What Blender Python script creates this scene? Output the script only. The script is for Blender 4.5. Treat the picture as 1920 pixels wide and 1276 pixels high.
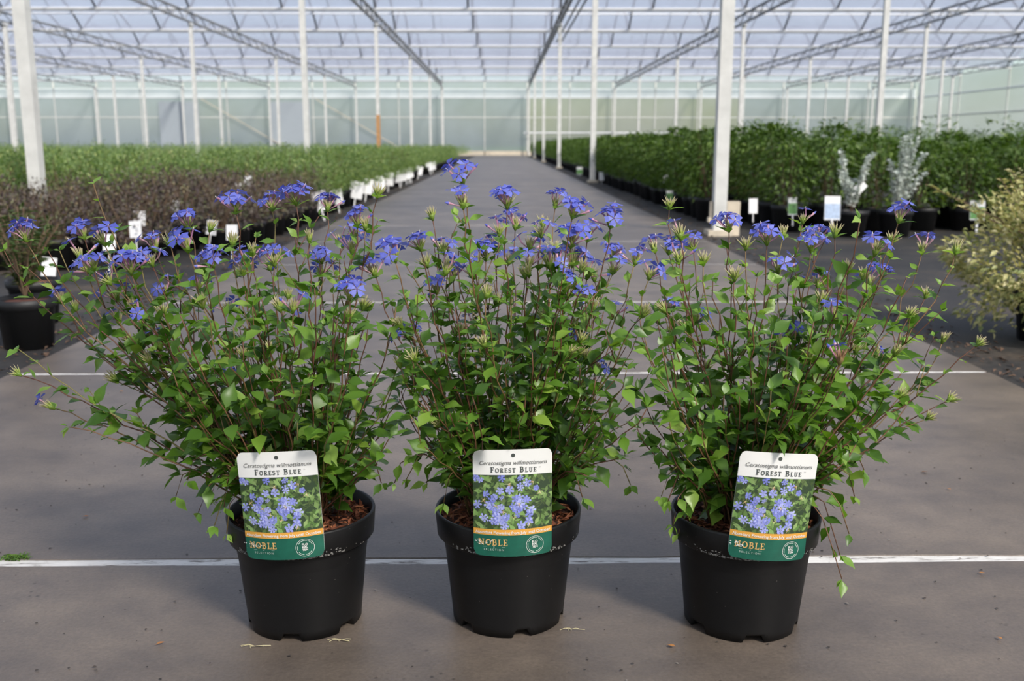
import bpy, math, random
import numpy as np
from mathutils import Vector, Matrix, noise

# ------------------------------------------------------------------ reset, camera, sky, sun, exposure
for o in list(bpy.data.objects): bpy.data.objects.remove(o)
S = bpy.context.scene
C = S.collection
random.seed(7)
RNG = np.random.default_rng(11)
F, H = 1867.0, 0.78
PITCH, YAW = math.atan(368 / F), -math.atan(20 / F)
cam = bpy.data.cameras.new('camera'); camo = bpy.data.objects.new('camera', cam); C.objects.link(camo)
cam.sensor_width = 36; cam.lens = 36 * F / 1920; cam.clip_end = 500; cam.clip_start = .05
camo.location = (0, 0, H); camo.rotation_euler = (math.pi / 2 - PITCH, 0, YAW)
cam.dof.use_dof = True; cam.dof.focus_distance = 1.58; cam.dof.aperture_fstop = 6.3
S.camera = camo
W = bpy.data.worlds.new('sky'); S.world = W; W.use_nodes = True
nt = W.node_tree; nt.nodes.clear()
SUN_DIR = Vector((.50, -.66, .74)).normalized()
sky = nt.nodes.new('ShaderNodeTexSky'); sky.sky_type = 'NISHITA'; sky.sun_disc = False
sky.sun_elevation = math.asin(SUN_DIR.z); sky.sun_rotation = math.atan2(SUN_DIR.x, SUN_DIR.y)
sky.air_density = 1.0; sky.dust_density = 1.6; sky.ozone_density = 1.0
bg = nt.nodes.new('ShaderNodeBackground'); bg.inputs[1].default_value = .16
wo = nt.nodes.new('ShaderNodeOutputWorld')
nt.links.new(sky.outputs[0], bg.inputs[0]); nt.links.new(bg.outputs[0], wo.inputs[0])
sl = bpy.data.lights.new('sun', 'SUN'); so = bpy.data.objects.new('sun', sl); C.objects.link(so)
sl.energy = 6.6; sl.angle = math.radians(11); sl.color = (1, .93, .82)
so.rotation_euler = SUN_DIR.to_track_quat('Z', 'Y').to_euler(); so.location = SUN_DIR * 40
S.view_settings.view_transform = 'Standard'; S.view_settings.look = 'None'
S.view_settings.exposure = 0.28; S.view_settings.gamma = 1; S.view_settings.use_curve_mapping = False
S.cycles.transparent_max_bounces = 24

# ------------------------------------------------------------------ pixel -> direction (photo is 1920 x 1276)
FW = Vector((-math.sin(YAW) * math.cos(PITCH), math.cos(YAW) * math.cos(PITCH), -math.sin(PITCH)))
RT = Vector((math.cos(YAW), math.sin(YAW), 0)); UP = RT.cross(FW)
CAM = Vector((0, 0, H))
def ray(px, py): return FW * F + RT * (px - 960) + UP * (638 - py)
def at_depth(px, py, Y): d = ray(px, py); return CAM + d * (Y / d.y)
def ground(px, py): d = ray(px, py); return CAM + d * (-H / d.z)

# ------------------------------------------------------------------ helpers
MATS = {}
def nodes_of(name):
    m = bpy.data.materials.new(name); m.use_nodes = True; t = m.node_tree; MATS[name] = m
    return m, t, t.nodes['Principled BSDF'], t.nodes['Material Output']
def ramp(t, stops, interp='LINEAR'):
    r = t.nodes.new('ShaderNodeValToRGB'); r.color_ramp.interpolation = interp
    el = r.color_ramp.elements
    while len(el) > 1: el.remove(el[-1])
    el[0].position = stops[0][0]; el[0].color = (*stops[0][1], 1)
    for p, c in stops[1:]:
        e = el.new(p); e.color = (*c, 1)
    return r
def tex_noise(t, scale, detail=4, rough=.55, coord='Object', stretch=None):
    tc = t.nodes.new('ShaderNodeTexCoord'); n = t.nodes.new('ShaderNodeTexNoise')
    n.inputs['Scale'].default_value = scale; n.inputs['Detail'].default_value = detail; n.inputs['Roughness'].default_value = rough
    if stretch:
        mp = t.nodes.new('ShaderNodeMapping'); mp.inputs['Scale'].default_value = stretch
        t.links.new(tc.outputs[coord], mp.inputs[0]); t.links.new(mp.outputs[0], n.inputs[0])
    else: t.links.new(tc.outputs[coord], n.inputs[0])
    return n
def mixcol(t, fac, a, b, mode='MIX'):
    m = t.nodes.new('ShaderNodeMix'); m.data_type = 'RGBA'; m.blend_type = mode
    for s, v in ((0, fac), (6, a), (7, b)):
        if hasattr(v, 'is_linked') or isinstance(v, bpy.types.NodeSocket): t.links.new(v, m.inputs[s])
        else: m.inputs[s].default_value = v if s == 0 else (*v, 1)
    return m.outputs[2]
def rand_sock(t):
    g = t.nodes.new('ShaderNodeNewGeometry'); oi = t.nodes.new('ShaderNodeObjectInfo')
    a = t.nodes.new('ShaderNodeMath'); a.operation = 'ADD'
    t.links.new(g.outputs['Random Per Island'], a.inputs[0]); t.links.new(oi.outputs['Random'], a.inputs[1])
    b = t.nodes.new('ShaderNodeMath'); b.operation = 'FRACT'; t.links.new(a.outputs[0], b.inputs[0])
    return b.outputs[0]
def plain(name, col, rough=.6, metal=0, var=.12, scale=30, bump=0):
    m, t, p, o = nodes_of(name)
    n = tex_noise(t, scale)
    d = tuple(max(0, c * (1 - var)) for c in col); l = tuple(min(1, c * (1 + var)) for c in col)
    r = ramp(t, [(.3, d), (.7, l)]); t.links.new(n.outputs[0], r.inputs[0]); t.links.new(r.outputs[0], p.inputs['Base Color'])
    p.inputs['Roughness'].default_value = rough; p.inputs['Metallic'].default_value = metal
    if bump:
        b = t.nodes.new('ShaderNodeBump'); b.inputs['Strength'].default_value = bump; b.inputs['Distance'].default_value = .002
        t.links.new(n.outputs[0], b.inputs['Height']); t.links.new(b.outputs[0], p.inputs['Normal'])
    return m
def leafmat(name, stops, rough=.45, trans=.3, tint=(1.3, 1.5, .5)):
    m, t, p, o = nodes_of(name)
    r = ramp(t, stops); t.links.new(rand_sock(t), r.inputs[0])
    n = tex_noise(t, 90, 2); c = mixcol(t, .25, r.outputs[0], n.outputs[0], 'OVERLAY')
    t.links.new(c, p.inputs['Base Color']); p.inputs['Roughness'].default_value = rough
    tr = t.nodes.new('ShaderNodeBsdfTranslucent')
    t.links.new(mixcol(t, 1.0, c, tint, 'MULTIPLY'), tr.inputs[0])
    mx = t.nodes.new('ShaderNodeMixShader'); mx.inputs[0].default_value = trans
    t.links.new(p.outputs[0], mx.inputs[1]); t.links.new(tr.outputs[0], mx.inputs[2]); t.links.new(mx.outputs[0], o.inputs[0])
    return m
def vcolmat(name, rough=.5, trans=0):
    m, t, p, o = nodes_of(name)
    a = t.nodes.new('ShaderNodeVertexColor'); a.layer_name = 'Col'
    t.links.new(a.outputs[0], p.inputs['Base Color']); p.inputs['Roughness'].default_value = rough
    if trans:
        tr = t.nodes.new('ShaderNodeBsdfTranslucent'); t.links.new(a.outputs[0], tr.inputs[0])
        mx = t.nodes.new('ShaderNodeMixShader'); mx.inputs[0].default_value = trans
        t.links.new(p.outputs[0], mx.inputs[1]); t.links.new(tr.outputs[0], mx.inputs[2]); t.links.new(mx.outputs[0], o.inputs[0])
    return m

class MB:
    def __init__(s): s.v = []; s.f = []; s.m = []; s.c = []
    def add(s, vs, fs, mat=0, col=None):
        b = len(s.v); s.v += [tuple(v) for v in vs]
        for f in fs: s.f.append(tuple(b + i for i in f)); s.m.append(mat)
        s.c += (col if isinstance(col, list) else [col or (1, 1, 1)] * len(vs))
    def box(s, x0, x1, y0, y1, z0, z1, mat=0, col=None):
        vs = [(x, y, z) for z in (z0, z1) for y in (y0, y1) for x in (x0, x1)]
        s.add(vs, [(0, 2, 3, 1), (4, 5, 7, 6), (0, 1, 5, 4), (2, 6, 7, 3), (0, 4, 6, 2), (1, 3, 7, 5)], mat, col)
    def tube(s, pts, rad, n=6, mat=0, cols=None, cap=True):
        pts = [Vector(p) for p in pts]; vs = []; cc = []
        for i, p in enumerate(pts):
            d = (pts[min(i + 1, len(pts) - 1)] - pts[max(i - 1, 0)]).normalized()
            a = d.cross(Vector((0, 0, 1)) if abs(d.z) < .9 else Vector((1, 0, 0))).normalized(); b = d.cross(a)
            r = rad[i] if isinstance(rad, (list, tuple)) else rad
            for k in range(n):
                t = 2 * math.pi * k / n; vs.append(p + (a * math.cos(t) + b * math.sin(t)) * r)
                cc.append(cols[i] if cols else (1, 1, 1))
        fs = [(i * n + k, i * n + (k + 1) % n, (i + 1) * n + (k + 1) % n, (i + 1) * n + k) for i in range(len(pts) - 1) for k in range(n)]
        if cap: fs += [tuple(range(n - 1, -1, -1)), tuple((len(pts) - 1) * n + k for k in range(n))]
        s.add(vs, fs, mat, cc)
    def lathe(s, prof, n=48, mat=0, notch=None):
        vs = []
        for j, (r, z) in enumerate(prof):
            for k in range(n):
                t = 2 * math.pi * k / n
                zz = notch(t, j, z) if notch else z
                vs.append((r * math.cos(t), r * math.sin(t), zz))
        s.add(vs, [(j * n + k, j * n + (k + 1) % n, (j + 1) * n + (k + 1) % n, (j + 1) * n + k) for j in range(len(prof) - 1) for k in range(n)], mat)
    def mesh(s, name, mats, smooth=False, vc=False):
        me = bpy.data.meshes.new(name); me.from_pydata(s.v, [], s.f)
        for m in (mats if isinstance(mats, (list, tuple)) else [mats]): me.materials.append(MATS[m] if isinstance(m, str) else m)
        me.polygons.foreach_set('material_index', s.m)
        if smooth: me.polygons.foreach_set('use_smooth', [True] * len(s.f))
        if vc:
            a = me.color_attributes.new('Col', 'FLOAT_COLOR', 'POINT')
            a.data.foreach_set('color', np.array([(*c, 1) for c in s.c], dtype=np.float32).ravel())
        me.update(); return me
def link(name, data, parent=None, loc=None, mat=None):
    o = bpy.data.objects.new(name, data); C.objects.link(o)
    if parent: o.parent = parent
    if mat is not None: o.matrix_basis = mat
    elif loc is not None: o.location = loc
    return o
def tag(o, label, cat, group=None):
    o['label'] = label; o['category'] = cat
    if group: o['group'] = group
    return o
def struct(o, label=None):
    o['kind'] = 'structure'
    if label: o['label'] = label
    return o
def stuff(o, label=None, cat=None):
    o['kind'] = 'stuff'
    if label: o['label'] = label
    if cat: o['category'] = cat
    return o
def frame(d, nrm):
    d = d.normalized(); x = d.cross(nrm)
    if x.length < 1e-4: x = d.cross(Vector((1, .2, .1)))
    x.normalize(); z = x.cross(d); return Matrix((x, d, z)).transposed()

# ------------------------------------------------------------------ materials
def concrete():
    m, t, p, o = nodes_of('concrete')
    tc = t.nodes.new('ShaderNodeNewGeometry')
    def nz(scale, det, st=(1, 1, 1)):
        mp = t.nodes.new('ShaderNodeMapping'); mp.inputs['Scale'].default_value = st
        n = t.nodes.new('ShaderNodeTexNoise'); n.inputs['Scale'].default_value = scale; n.inputs['Detail'].default_value = det; n.inputs['Roughness'].default_value = .62
        t.links.new(tc.outputs['Position'], mp.inputs[0]); t.links.new(mp.outputs[0], n.inputs[0]); return n.outputs[0]
    big = ramp(t, [(.32, (.094, .077, .062)), (.5, (.128, .106, .088)), (.68, (.174, .144, .116))]); t.links.new(nz(1.6, 6), big.inputs[0])
    st = ramp(t, [(.34, (.80, .80, .83)), (.62, (1.12, 1.10, 1.07))]); t.links.new(nz(7, 8, (.8, 1.1, 1)), st.inputs[0])
    c = mixcol(t, 1, big.outputs[0], st.outputs[0], 'MULTIPLY')
    fi = ramp(t, [(.3, (.82, .82, .82)), (.7, (1.12, 1.11, 1.1))]); t.links.new(nz(160, 4), fi.inputs[0])
    c = mixcol(t, 1, c, fi.outputs[0], 'MULTIPLY')
    oi = t.nodes.new('ShaderNodeObjectInfo'); sr = ramp(t, [(0, (.9, .9, .91)), (1, (1.1, 1.09, 1.07))]); t.links.new(oi.outputs['Random'], sr.inputs[0])
    c = mixcol(t, 1, c, sr.outputs[0], 'MULTIPLY')
    pit = ramp(t, [(.08, (.3, .28, .26)), (.2, (1, 1, 1))]); v = t.nodes.new('ShaderNodeTexVoronoi'); v.inputs['Scale'].default_value = 46
    t.links.new(tc.outputs['Position'], v.inputs[0]); t.links.new(v.outputs['Distance'], pit.inputs[0])
    msk = ramp(t, [(.55, (0, 0, 0)), (.68, (1, 1, 1))]); t.links.new(nz(5, 3), msk.inputs[0])
    c = mixcol(t, msk.outputs[0], c, mixcol(t, 1, c, pit.outputs[0], 'MULTIPLY'))
    t.links.new(c, p.inputs['Base Color']); p.inputs['Roughness'].default_value = .42
    b = t.nodes.new('ShaderNodeBump'); b.inputs['Strength'].default_value = .25; b.inputs['Distance'].default_value = .003
    t.links.new(nz(120, 5), b.inputs['Height']); t.links.new(b.outputs[0], p.inputs['Normal'])
concrete()
def groundcloth():
    m, t, p, o = nodes_of('groundcloth')
    n = tex_noise(t, 1.3, 6, .6); r = ramp(t, [(.38, (.014, .0135, .014)), (.52, (.026, .024, .022)), (.66, (.062, .048, .035))])
    t.links.new(n.outputs[0], r.inputs[0]); n2 = tex_noise(t, 40, 4); r2 = ramp(t, [(.3, (.6, .6, .6)), (.7, (1.35, 1.3, 1.25))]); t.links.new(n2.outputs[0], r2.inputs[0])
    t.links.new(mixcol(t, 1, r.outputs[0], r2.outputs[0], 'MULTIPLY'), p.inputs['Base Color']); p.inputs['Roughness'].default_value = .75
groundcloth()
plain('outside_grass', (.12, .17, .06), .9, scale=2)
def sealant():
    m, t, p, o = nodes_of('sealant')
    n = tex_noise(t, 14, 5, .7, stretch=(1, 6, 1)); r = ramp(t, [(.36, (.12, .1, .08)), (.46, (.62, .6, .56)), (.7, (.78, .76, .72))])
    t.links.new(n.outputs[0], r.inputs[0]); t.links.new(r.outputs[0], p.inputs['Base Color']); p.inputs['Roughness'].default_value = .7
sealant()
def potmat():
    m, t, p, o = nodes_of('pot_plastic')
    n = tex_noise(t, 55, 5, .7); r = ramp(t, [(.0, (.0045, .0045, .005)), (.66, (.007, .007, .0075)), (.80, (.03, .028, .026))])
    t.links.new(n.outputs[0], r.inputs[0])
    v = t.nodes.new('ShaderNodeTexVoronoi'); v.inputs['Scale'].default_value = 75
    tc = t.nodes.new('ShaderNodeTexCoord'); t.links.new(tc.outputs['Object'], v.inputs[0])
    sp = ramp(t, [(.03, (.3, .28, .25)), (.055, (0, 0, 0))]); t.links.new(v.outputs['Distance'], sp.inputs[0])
    t.links.new(mixcol(t, .5, r.outputs[0], sp.outputs[0], 'ADD'), p.inputs['Base Color']); p.inputs['Roughness'].default_value = .45; p.inputs['Specular IOR Level'].default_value = .3
    b = t.nodes.new('ShaderNodeBump'); b.inputs['Strength'].default_value = .12; b.inputs['Distance'].default_value = .001
    t.links.new(n.outputs[0], b.inputs['Height']); t.links.new(b.outputs[0], p.inputs['Normal'])
potmat()
plain('rim_scuff', (.17, .165, .155), .8, var=.35, scale=300)
plain('far_pot', (.008, .008, .009), .55)
leafmat('bark', [(0, (.10, .030, .014)), (.4, (.20, .062, .026)), (.75, (.30, .10, .042)), (1, (.44, .19, .09))], .8, 0)
plain('soil', (.06, .024, .013), .95, var=.5, scale=120, bump=.6)
leafmat('leaf', [(0, (.046, .112, .014)), (.35, (.078, .172, .018)), (.7, (.115, .235, .026)), (.93, (.165, .295, .036)), (1, (.23, .35, .05))], .38, .33)
leafmat('young_leaf', [(0, (.14, .28, .04)), (.6, (.22, .37, .06)), (1, (.32, .45, .10))], .45, .38)
leafmat('stem', [(0, (.11, .042, .024)), (.5, (.155, .070, .036)), (.8, (.19, .115, .045)), (1, (.19, .17, .05))], .55, 0)
vcolmat('calyx', .5, .2)
leafmat('petal', [(0, (.085, .105, .48)), (.5, (.125, .150, .58)), (1, (.21, .24, .68))], .5, .3, (1, 1, 1.1))
leafmat('floret_tube', [(0, (.52, .22, .38)), (1, (.72, .44, .50))], .5, .2, (1, 1, 1))
plain('card_white', (.74, .74, .72), .32, var=.02)
vcolmat('print', .35)
plain('ink_grey', (.12, .12, .115), .5); plain('ink_dark', (.055, .065, .06), .5)
plain('print_orange', (.66, .33, .055), .4, var=.05); plain('print_green', (.008, .095, .062), .32, var=.2, scale=40)
plain('print_white', (.78, .78, .74), .4); plain('print_gold', (.60, .37, .13), .4, var=.2, scale=300); plain('print_pale', (.45, .55, .48), .5)
plain('galvanised', (.60, .60, .57), .5, 0, .12, 6); plain('white_alu', (.78, .79, .80), .45, 0, .05, 3)
plain('dark_steel', (.045, .048, .055), .5, 0, .2, 8); plain('truss_steel', (.22, .225, .23), .5, 0, .15, 4)
plain('rust', (.42, .23, .10), .8, 0, .3, 20); plain('timber', (.56, .49, .38), .8, 0, .15, 9)
plain('tag_white', (.80, .80, .80), .45, var=.04); plain('tag_green', (.10, .26, .07), .5, var=.4, scale=60); plain('tag_blue', (.42, .52, .68), .5, var=.3, scale=60)
leafmat('leaf_dark', [(0, (.040, .080, .012)), (.5, (.075, .140, .020)), (.9, (.12, .20, .032)), (1, (.19, .26, .05))], .5, .25)
leafmat('leaf_light', [(0, (.10, .165, .065)), (.5, (.18, .27, .095)), (.9, (.27, .36, .12)), (1, (.42, .44, .18))], .55, .35)
leafmat('leaf_purple', [(0, (.050, .036, .038)), (.4, (.090, .066, .062)), (.7, (.125, .105, .078)), (.9, (.12, .15, .06)), (1, (.26, .19, .10))], .6, .15, (1.2, 1, 1))
leafmat('leaf_silver', [(0, (.50, .56, .50)), (1, (.78, .82, .78))], .6, .2, (1, 1, 1))
leafmat('leaf_variegated', [(0, (.20, .26, .09)), (.3, (.40, .42, .17)), (.7, (.60, .56, .25)), (1, (.74, .68, .42))], .5, .3, (1.1, 1.05, .7))
leafmat('leaf_narrow', [(0, (.035, .07, .018)), (.6, (.07, .12, .03)), (1, (.13, .12, .05))], .55, .2)
plain('twig', (.13, .085, .05), .8)
leafmat('dry', [(0, (.42, .15, .04)), (1, (.50, .24, .08))], .7, .2)
leafmat('litter', [(0, (.05, .03, .02)), (.6, (.12, .07, .045)), (1, (.24, .15, .09))], .9, 0)
leafmat('grit', [(0, (.03, .027, .024)), (.8, (.07, .055, .045)), (1, (.35, .32, .28))], .9, 0)
leafmat('straw', [(0, (.42, .36, .2)), (1, (.55, .5, .3))], .8, 0)
def film(name, tcol, trcol, transp, dif=.25, trcol2=None, sc=.35):
    m, t, p, o = nodes_of(name); t.nodes.remove(p)
    tp = t.nodes.new('ShaderNodeBsdfTransparent'); tp.inputs[0].default_value = (*tcol, 1)
    tl = t.nodes.new('ShaderNodeBsdfTranslucent'); df = t.nodes.new('ShaderNodeBsdfDiffuse')
    n = tex_noise(t, sc, 4, .6, stretch=(1, .3, 1)); r = ramp(t, [(.38, trcol2 or tuple(c * .88 for c in trcol)), (.62, trcol)])
    t.links.new(n.outputs[0], r.inputs[0]); t.links.new(r.outputs[0], tl.inputs[0]); t.links.new(r.outputs[0], df.inputs[0])
    a = t.nodes.new('ShaderNodeMixShader'); a.inputs[0].default_value = dif; t.links.new(tl.outputs[0], a.inputs[1]); t.links.new(df.outputs[0], a.inputs[2])
    b = t.nodes.new('ShaderNodeMixShader'); b.inputs[0].default_value = transp; t.links.new(a.outputs[0], b.inputs[1]); t.links.new(tp.outputs[0], b.inputs[2])
    t.links.new(b.outputs[0], o.inputs[0])
film('roof_film', (.96, .97, 1), (.64, .66, .74), .55, .2)
film('wall_sheet', (.93, .98, 1), (.44, .49, .52), .25, .45, (.35, .40, .38), .16)
film('wall_sheet_olive', (.97, 1, .93), (.47, .48, .42), .25, .45, (.40, .43, .30), .16)
film('sky_white_sheet', (.97, .99, 1), (.94, .97, 1.0), .25, .62)  # brightness of the sky behind the wall is put into this whitish colour

# ------------------------------------------------------------------ the setting: ground, path, greenhouse shell
HALF = 1.70; J0 = 1.786; JS = 1.588
XL, XR, YN, YF = -40.3, 29.3, -9.85, 71.9
def plane(name, x0, x1, y0, y1, z, mat):
    b = MB(); b.add([(x0, y0, z), (x1, y0, z), (x1, y1, z), (x0, y1, z)], [(0, 1, 2, 3)]); return link(name, b.mesh(name, mat))
struct(plane('ground_outside', -400, 400, -400, 400, -.12, 'outside_grass'), 'grass ground outside the greenhouse')
b = MB(); b.box(XL, XR, YN, YF, -.11, -.02); bed = struct(link('floor', b.mesh('floor', 'groundcloth')), 'dark ground cloth under the pots and below the concrete path')
path = struct(link('floor_path', None), 'grey concrete path of wide slabs with white sealed joints')
k0 = -5; nsl = 0
for k in range(-6, 45):
    y0, y1 = J0 + k * JS + .011, J0 + (k + 1) * JS - .011
    if y0 > YF: break
    y1 = min(y1, YF)
    b = MB(); rnd = random.Random(k); bev = .004
    n = 24; vs = []; top = rnd.uniform(-.0006, .0006)
    xs = [-HALF + 2 * HALF * i / n for i in range(n + 1)]
    jag = .0035 if y0 < 8 else 0
    e0 = [rnd.uniform(-jag, jag) for _ in xs]; e1 = [rnd.uniform(-jag, jag) for _ in xs]
    for i, x in enumerate(xs):
        vs += [(x, y0 + e0[i], -.06), (x, y0 + e0[i], top - bev), (x, y0 + bev + e0[i], top), (x, y1 - bev + e1[i], top), (x, y1 + e1[i], top - bev), (x, y1 + e1[i], -.06)]
    fs = [(6 * i + j, 6 * i + 6 + j, 6 * i + 7 + j, 6 * i + 1 + j) for i in range(n) for j in range(5)]
    fs += [tuple(range(5, -1, -1)), tuple(6 * n + j for j in range(6))]
    b.add(vs, fs); link('slab', b.mesh('slab', 'concrete'), path)
    j = MB(); j.box(-HALF + .01, HALF - .01, y1 - .004, y1 + .026, -.055, -.0015); link('joint_sealant', j.mesh('joint_sealant', 'sealant'), path)

GX = [1.94 + 6.02 * k for k in range(-6, 5)]; GY = [8.9 + 12.5 * j for j in range(0, 6)]
def arch_z(s): return 5.12 + 1.2 * (1 - (2 * s - 1) ** 2)
ceil = struct(link('ceiling', None), 'arched translucent film roof in spans with dark hoops')
NS = 13; SP = 6.25; Y0 = 8.9 - 3 * SP
film_b = MB()
vs = []; NA = 16
for i in range(NA + 1):
    s = i / NA; vs += [(XL, s * SP, arch_z(s)), (XR, s * SP, arch_z(s))]
film_b.add(vs, [(2 * i, 2 * i + 1, 2 * i + 3, 2 * i + 2) for i in range(NA)])
film_me = film_b.mesh('roof_film', 'roof_film', True)
hb = MB(); hb.tube([(0, i / 12 * SP, arch_z(i / 12) - .05) for i in range(13)], .036, 5); hoop_me = hb.mesh('hoop', 'dark_steel', True)
hb = MB(); hb.tube([(0, i / 12 * SP, arch_z(i / 12) - .035) for i in range(13)], .012, 4); thin_me = hb.mesh('thin_hoop', 'truss_steel', True)
pb = MB(); pb.tube([(XL, 0, 0), (XR, 0, 0)], .03, 6); purl_me = pb.mesh('purlin', 'white_alu', True)
for j in range(NS):
    y = Y0 + j * SP
    link('film_span', film_me, ceil, (0, y, 0))
    if j > 1:
        x = 1.94 - 3.01 * 14
        while x < XR:
            if x > XL: link('hoop', hoop_me, ceil, (x, y, 0)); 
            if x + 1.5 < XR and x + 1.5 > XL: link('thin_hoop', thin_me, ceil, (x + 1.5, y, 0))
            x += 3.01
        link('purlin', purl_me, ceil, (0, y + SP * .86, arch_z(.86) - .1))
g = MB()
prof = [(-.10, .10), (-.10, .06), (-.06, 0), (.06, 0), (.10, .06), (.10, .10), (.055, .03), (-.055, .03)]
for x in (XL, XR): g.v += [(x, p[0], 5.02 + p[1]) for p in prof]
g.f = [(i, (i + 1) % 8, 8 + (i + 1) % 8, 8 + i) for i in range(8)]; g.m = [0] * 8; g.c = [(1, 1, 1)] * 16
gut_me = g.mesh('gutter', 'white_alu')
for j in range(NS + 1):
    link('gutter', gut_me, ceil, (0, Y0 + j * SP, 0))

# posts
pm = MB(); pm.box(-.055, .055, -.055, .055, 0, 4.57); pm.box(-.075, .075, -.075, .075, 4.57, 4.60); post_me = pm.mesh('post_tube', 'galvanised')
fm = MB(); fm.box(-.11, .11, -.11, .11, 0, .05); foot_me = fm.mesh('footing', 'timber')
hm = MB(); hm.box(-.06, .06, -.13, .13, 4.60, 4.66); head_me = hm.mesh('head_plate', 'white_alu')
sleeve = MB(); sleeve.box(-.062, .062, -.062, .062, .3, 1.75); sleeve_me = sleeve.mesh('sleeve', 'rust')
for xi, x in enumerate(GX):
    for yi, y in enumerate(GY):
        o = link('greenhouse_post', None, None, (x, y, -.02)); near = yi == 0
        pxp = 940 + 1867 * x / y
        if not -60 < pxp < 1980 or (abs(x + 10.1) < .1 and yi == 1): bpy.data.objects.remove(o); continue
        row = int(round((x - 1.94) / 6.02)); ORD = ['first', 'second', 'third', 'fourth', 'fifth', 'sixth', 'seventh']
        rn = 'in the row at the right path edge' if row == 0 else 'in the %s row %s of the path' % (['', 'first', 'second', 'third', 'fourth', 'fifth', 'sixth'][abs(row) if row < 0 else row + 1], 'left' if row < 0 else 'right')
        lab = 'pale post, %s from the viewer %s' % (ORD[yi], rn)
        grp = 'greenhouse posts'
        if abs(x - 1.94) < .1 and near: lab = 'nearest white post right of the path with a timber block at its foot'; grp = None
        elif abs(x + 4.08) < .1 and near: lab = 'thick pale post at the left edge rising out of green plants'; grp = None
        elif abs(x + 4.08) < .1 and yi == 2: lab = 'post with a rust orange lower sleeve left of the path'; grp = None
        tag(o, lab, 'post', 'greenhouse posts')
        link('tube', post_me, o); link('footing', foot_me, o); link('head_plate', head_me, o)
        if abs(x - 1.94) < .1 and near:
            k = MB(); k.box(.06, .175, -.05, .04, 0, .30); k.box(-.10, -.058, -.03, .03, .12, .16); k.box(-.085, -.058, -.02, .02, .16, .30); link('timber_block', k.mesh('timber_block', 'timber'), o)
        if abs(x + 4.08) < .1 and yi == 2: link('sleeve', sleeve_me, o)

# lattice trusses above the post rows
tb = MB(); tb.box(-.035, .035, YN + .1, YF - .3, 4.645, 4.70); bot_me = tb.mesh('bottom_chord', 'truss_steel')
tb = MB(); tb.box(-.035, .035, YN + .1, YF - .3, 4.93, 4.985); top_me = tb.mesh('top_chord', 'truss_steel')
tb = MB(); y = YN; k = 0
while y < YF - 1.2:
    tb.tube([(0, y + .3, 4.68 if k % 2 else 4.95), (0, y + .92, 4.95 if k % 2 else 4.68)], .02, 4); y += .62; k += 1
web_me = tb.mesh('web', 'truss_steel')
for x in GX:
    o = link('lattice_truss', None, None, (x, 0, 0))
    side = 'left of' if x < 0 else 'right of'
    if abs(x - 1.94) < .1: tag(o, 'lattice roof truss over the post row at the right edge of the path', 'truss')
    elif abs(x + 4.08) < .1: tag(o, 'lattice roof truss over the first post row left of the path', 'truss')
    else:
        row = int(round((x - 1.94) / 6.02)); tag(o, 'lattice roof truss over the %s post row %s the path' % (['', 'first', 'second', 'third', 'fourth', 'fifth', 'sixth'][abs(row) if row < 0 else row + 1], side), 'truss', 'lattice trusses')
    link('bottom_chord', bot_me, o); link('top_chord', top_me, o); stuff(link('web', web_me, o))
# pipes hanging beside the right truss
for i, (dx, z) in enumerate(((.22, 4.66), (.34, 4.56))):
    p_ = MB(); p_.tube([(1.94 + dx, YN + .2, z), (1.94 + dx, 40, z)], .03, 6)
    tag(link('irrigation_pipe', p_.mesh('irrigation_pipe', 'dark_steel', True)), ('upper' if i == 0 else 'lower') + ' dark pipe hanging beside the truss right of the path', 'pipe')

# walls: sheets between rails
def wall(name, horizontal, at, a0, a1, step, label, upper='wall_sheet'):
    w = struct(link(name, None), label)
    def bx(u0, u1, d0, d1, z0, z1, nm, mat):
        m_ = MB()
        if horizontal: m_.box(u0, u1, at + d0, at + d1, z0, z1)
        else: m_.box(at + d0, at + d1, u0, u1, z0, z1)
        return link(nm, m_.mesh(nm, mat), w)
    def sheet(u0, u1, z0, z1, nm, mat):
        m_ = MB()
        q = [(u0, z0), (u1, z0), (u1, z1), (u0, z1)]
        m_.add([(u, at, z) if horizontal else (at, u, z) for u, z in q], [(0, 1, 2, 3)])
        link(nm, m_.mesh(nm, mat), w)
    u = a0
    while u < a1 - .2:
        v = min(u + step, a1)
        ws = 'wall_sheet_olive' if horizontal and 1 < (u + v) / 2 < 17 else 'wall_sheet'
        sheet(u + .03, v - .03, .3, 2.60, 'lower_sheet', ws); sheet(u + .03, v - .03, 2.66, 3.95, 'middle_sheet', ws)
        sheet(u + .03, v - .03, 4.02, 4.62, 'upper_sheet', upper); sheet(u + .03, v - .03, 4.62, 5.1, 'eaves_sheet', 'wall_sheet')
        bx(u - .03, u + .03, -.05, .05, -.02, 5.1, 'mullion', 'galvanised'); u = v
    bx(a0, a1, -.05, .05, -.02, .3, 'plinth', 'timber')
    bx(a0, a1, -.03, .03, 2.60, 2.66, 'rail', 'galvanised'); bx(a0, a1, -.03, .03, 3.95, 4.02, 'rail', 'white_alu')
    return w
wf = wall('wall_far', True, YF + .1, XL, XR, 3.01, 'far end wall of pale translucent sheets under a strip whitened for sky brightness', 'sky_white_sheet')
wall('wall_near', True, YN - .1, XL, XR, 6.02, 'end wall of translucent sheets behind the viewer')
wall('wall_left', False, XL, YN, YF, 6.25, 'left side wall of translucent sheets'); wall('wall_right', False, XR, YN, YF, 6.25, 'right side wall of translucent sheets')
for x0, x1 in ((-24, -21.2), (-16.2, -13.4)):
    d_ = MB(); d_.box(x0, x1, YF - .06, YF + .0, .3, 3.7); link('grey_door_panel', d_.mesh('grey_door_panel', plain('door_grey', (.33, .37, .40), .6)), wf)
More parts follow.
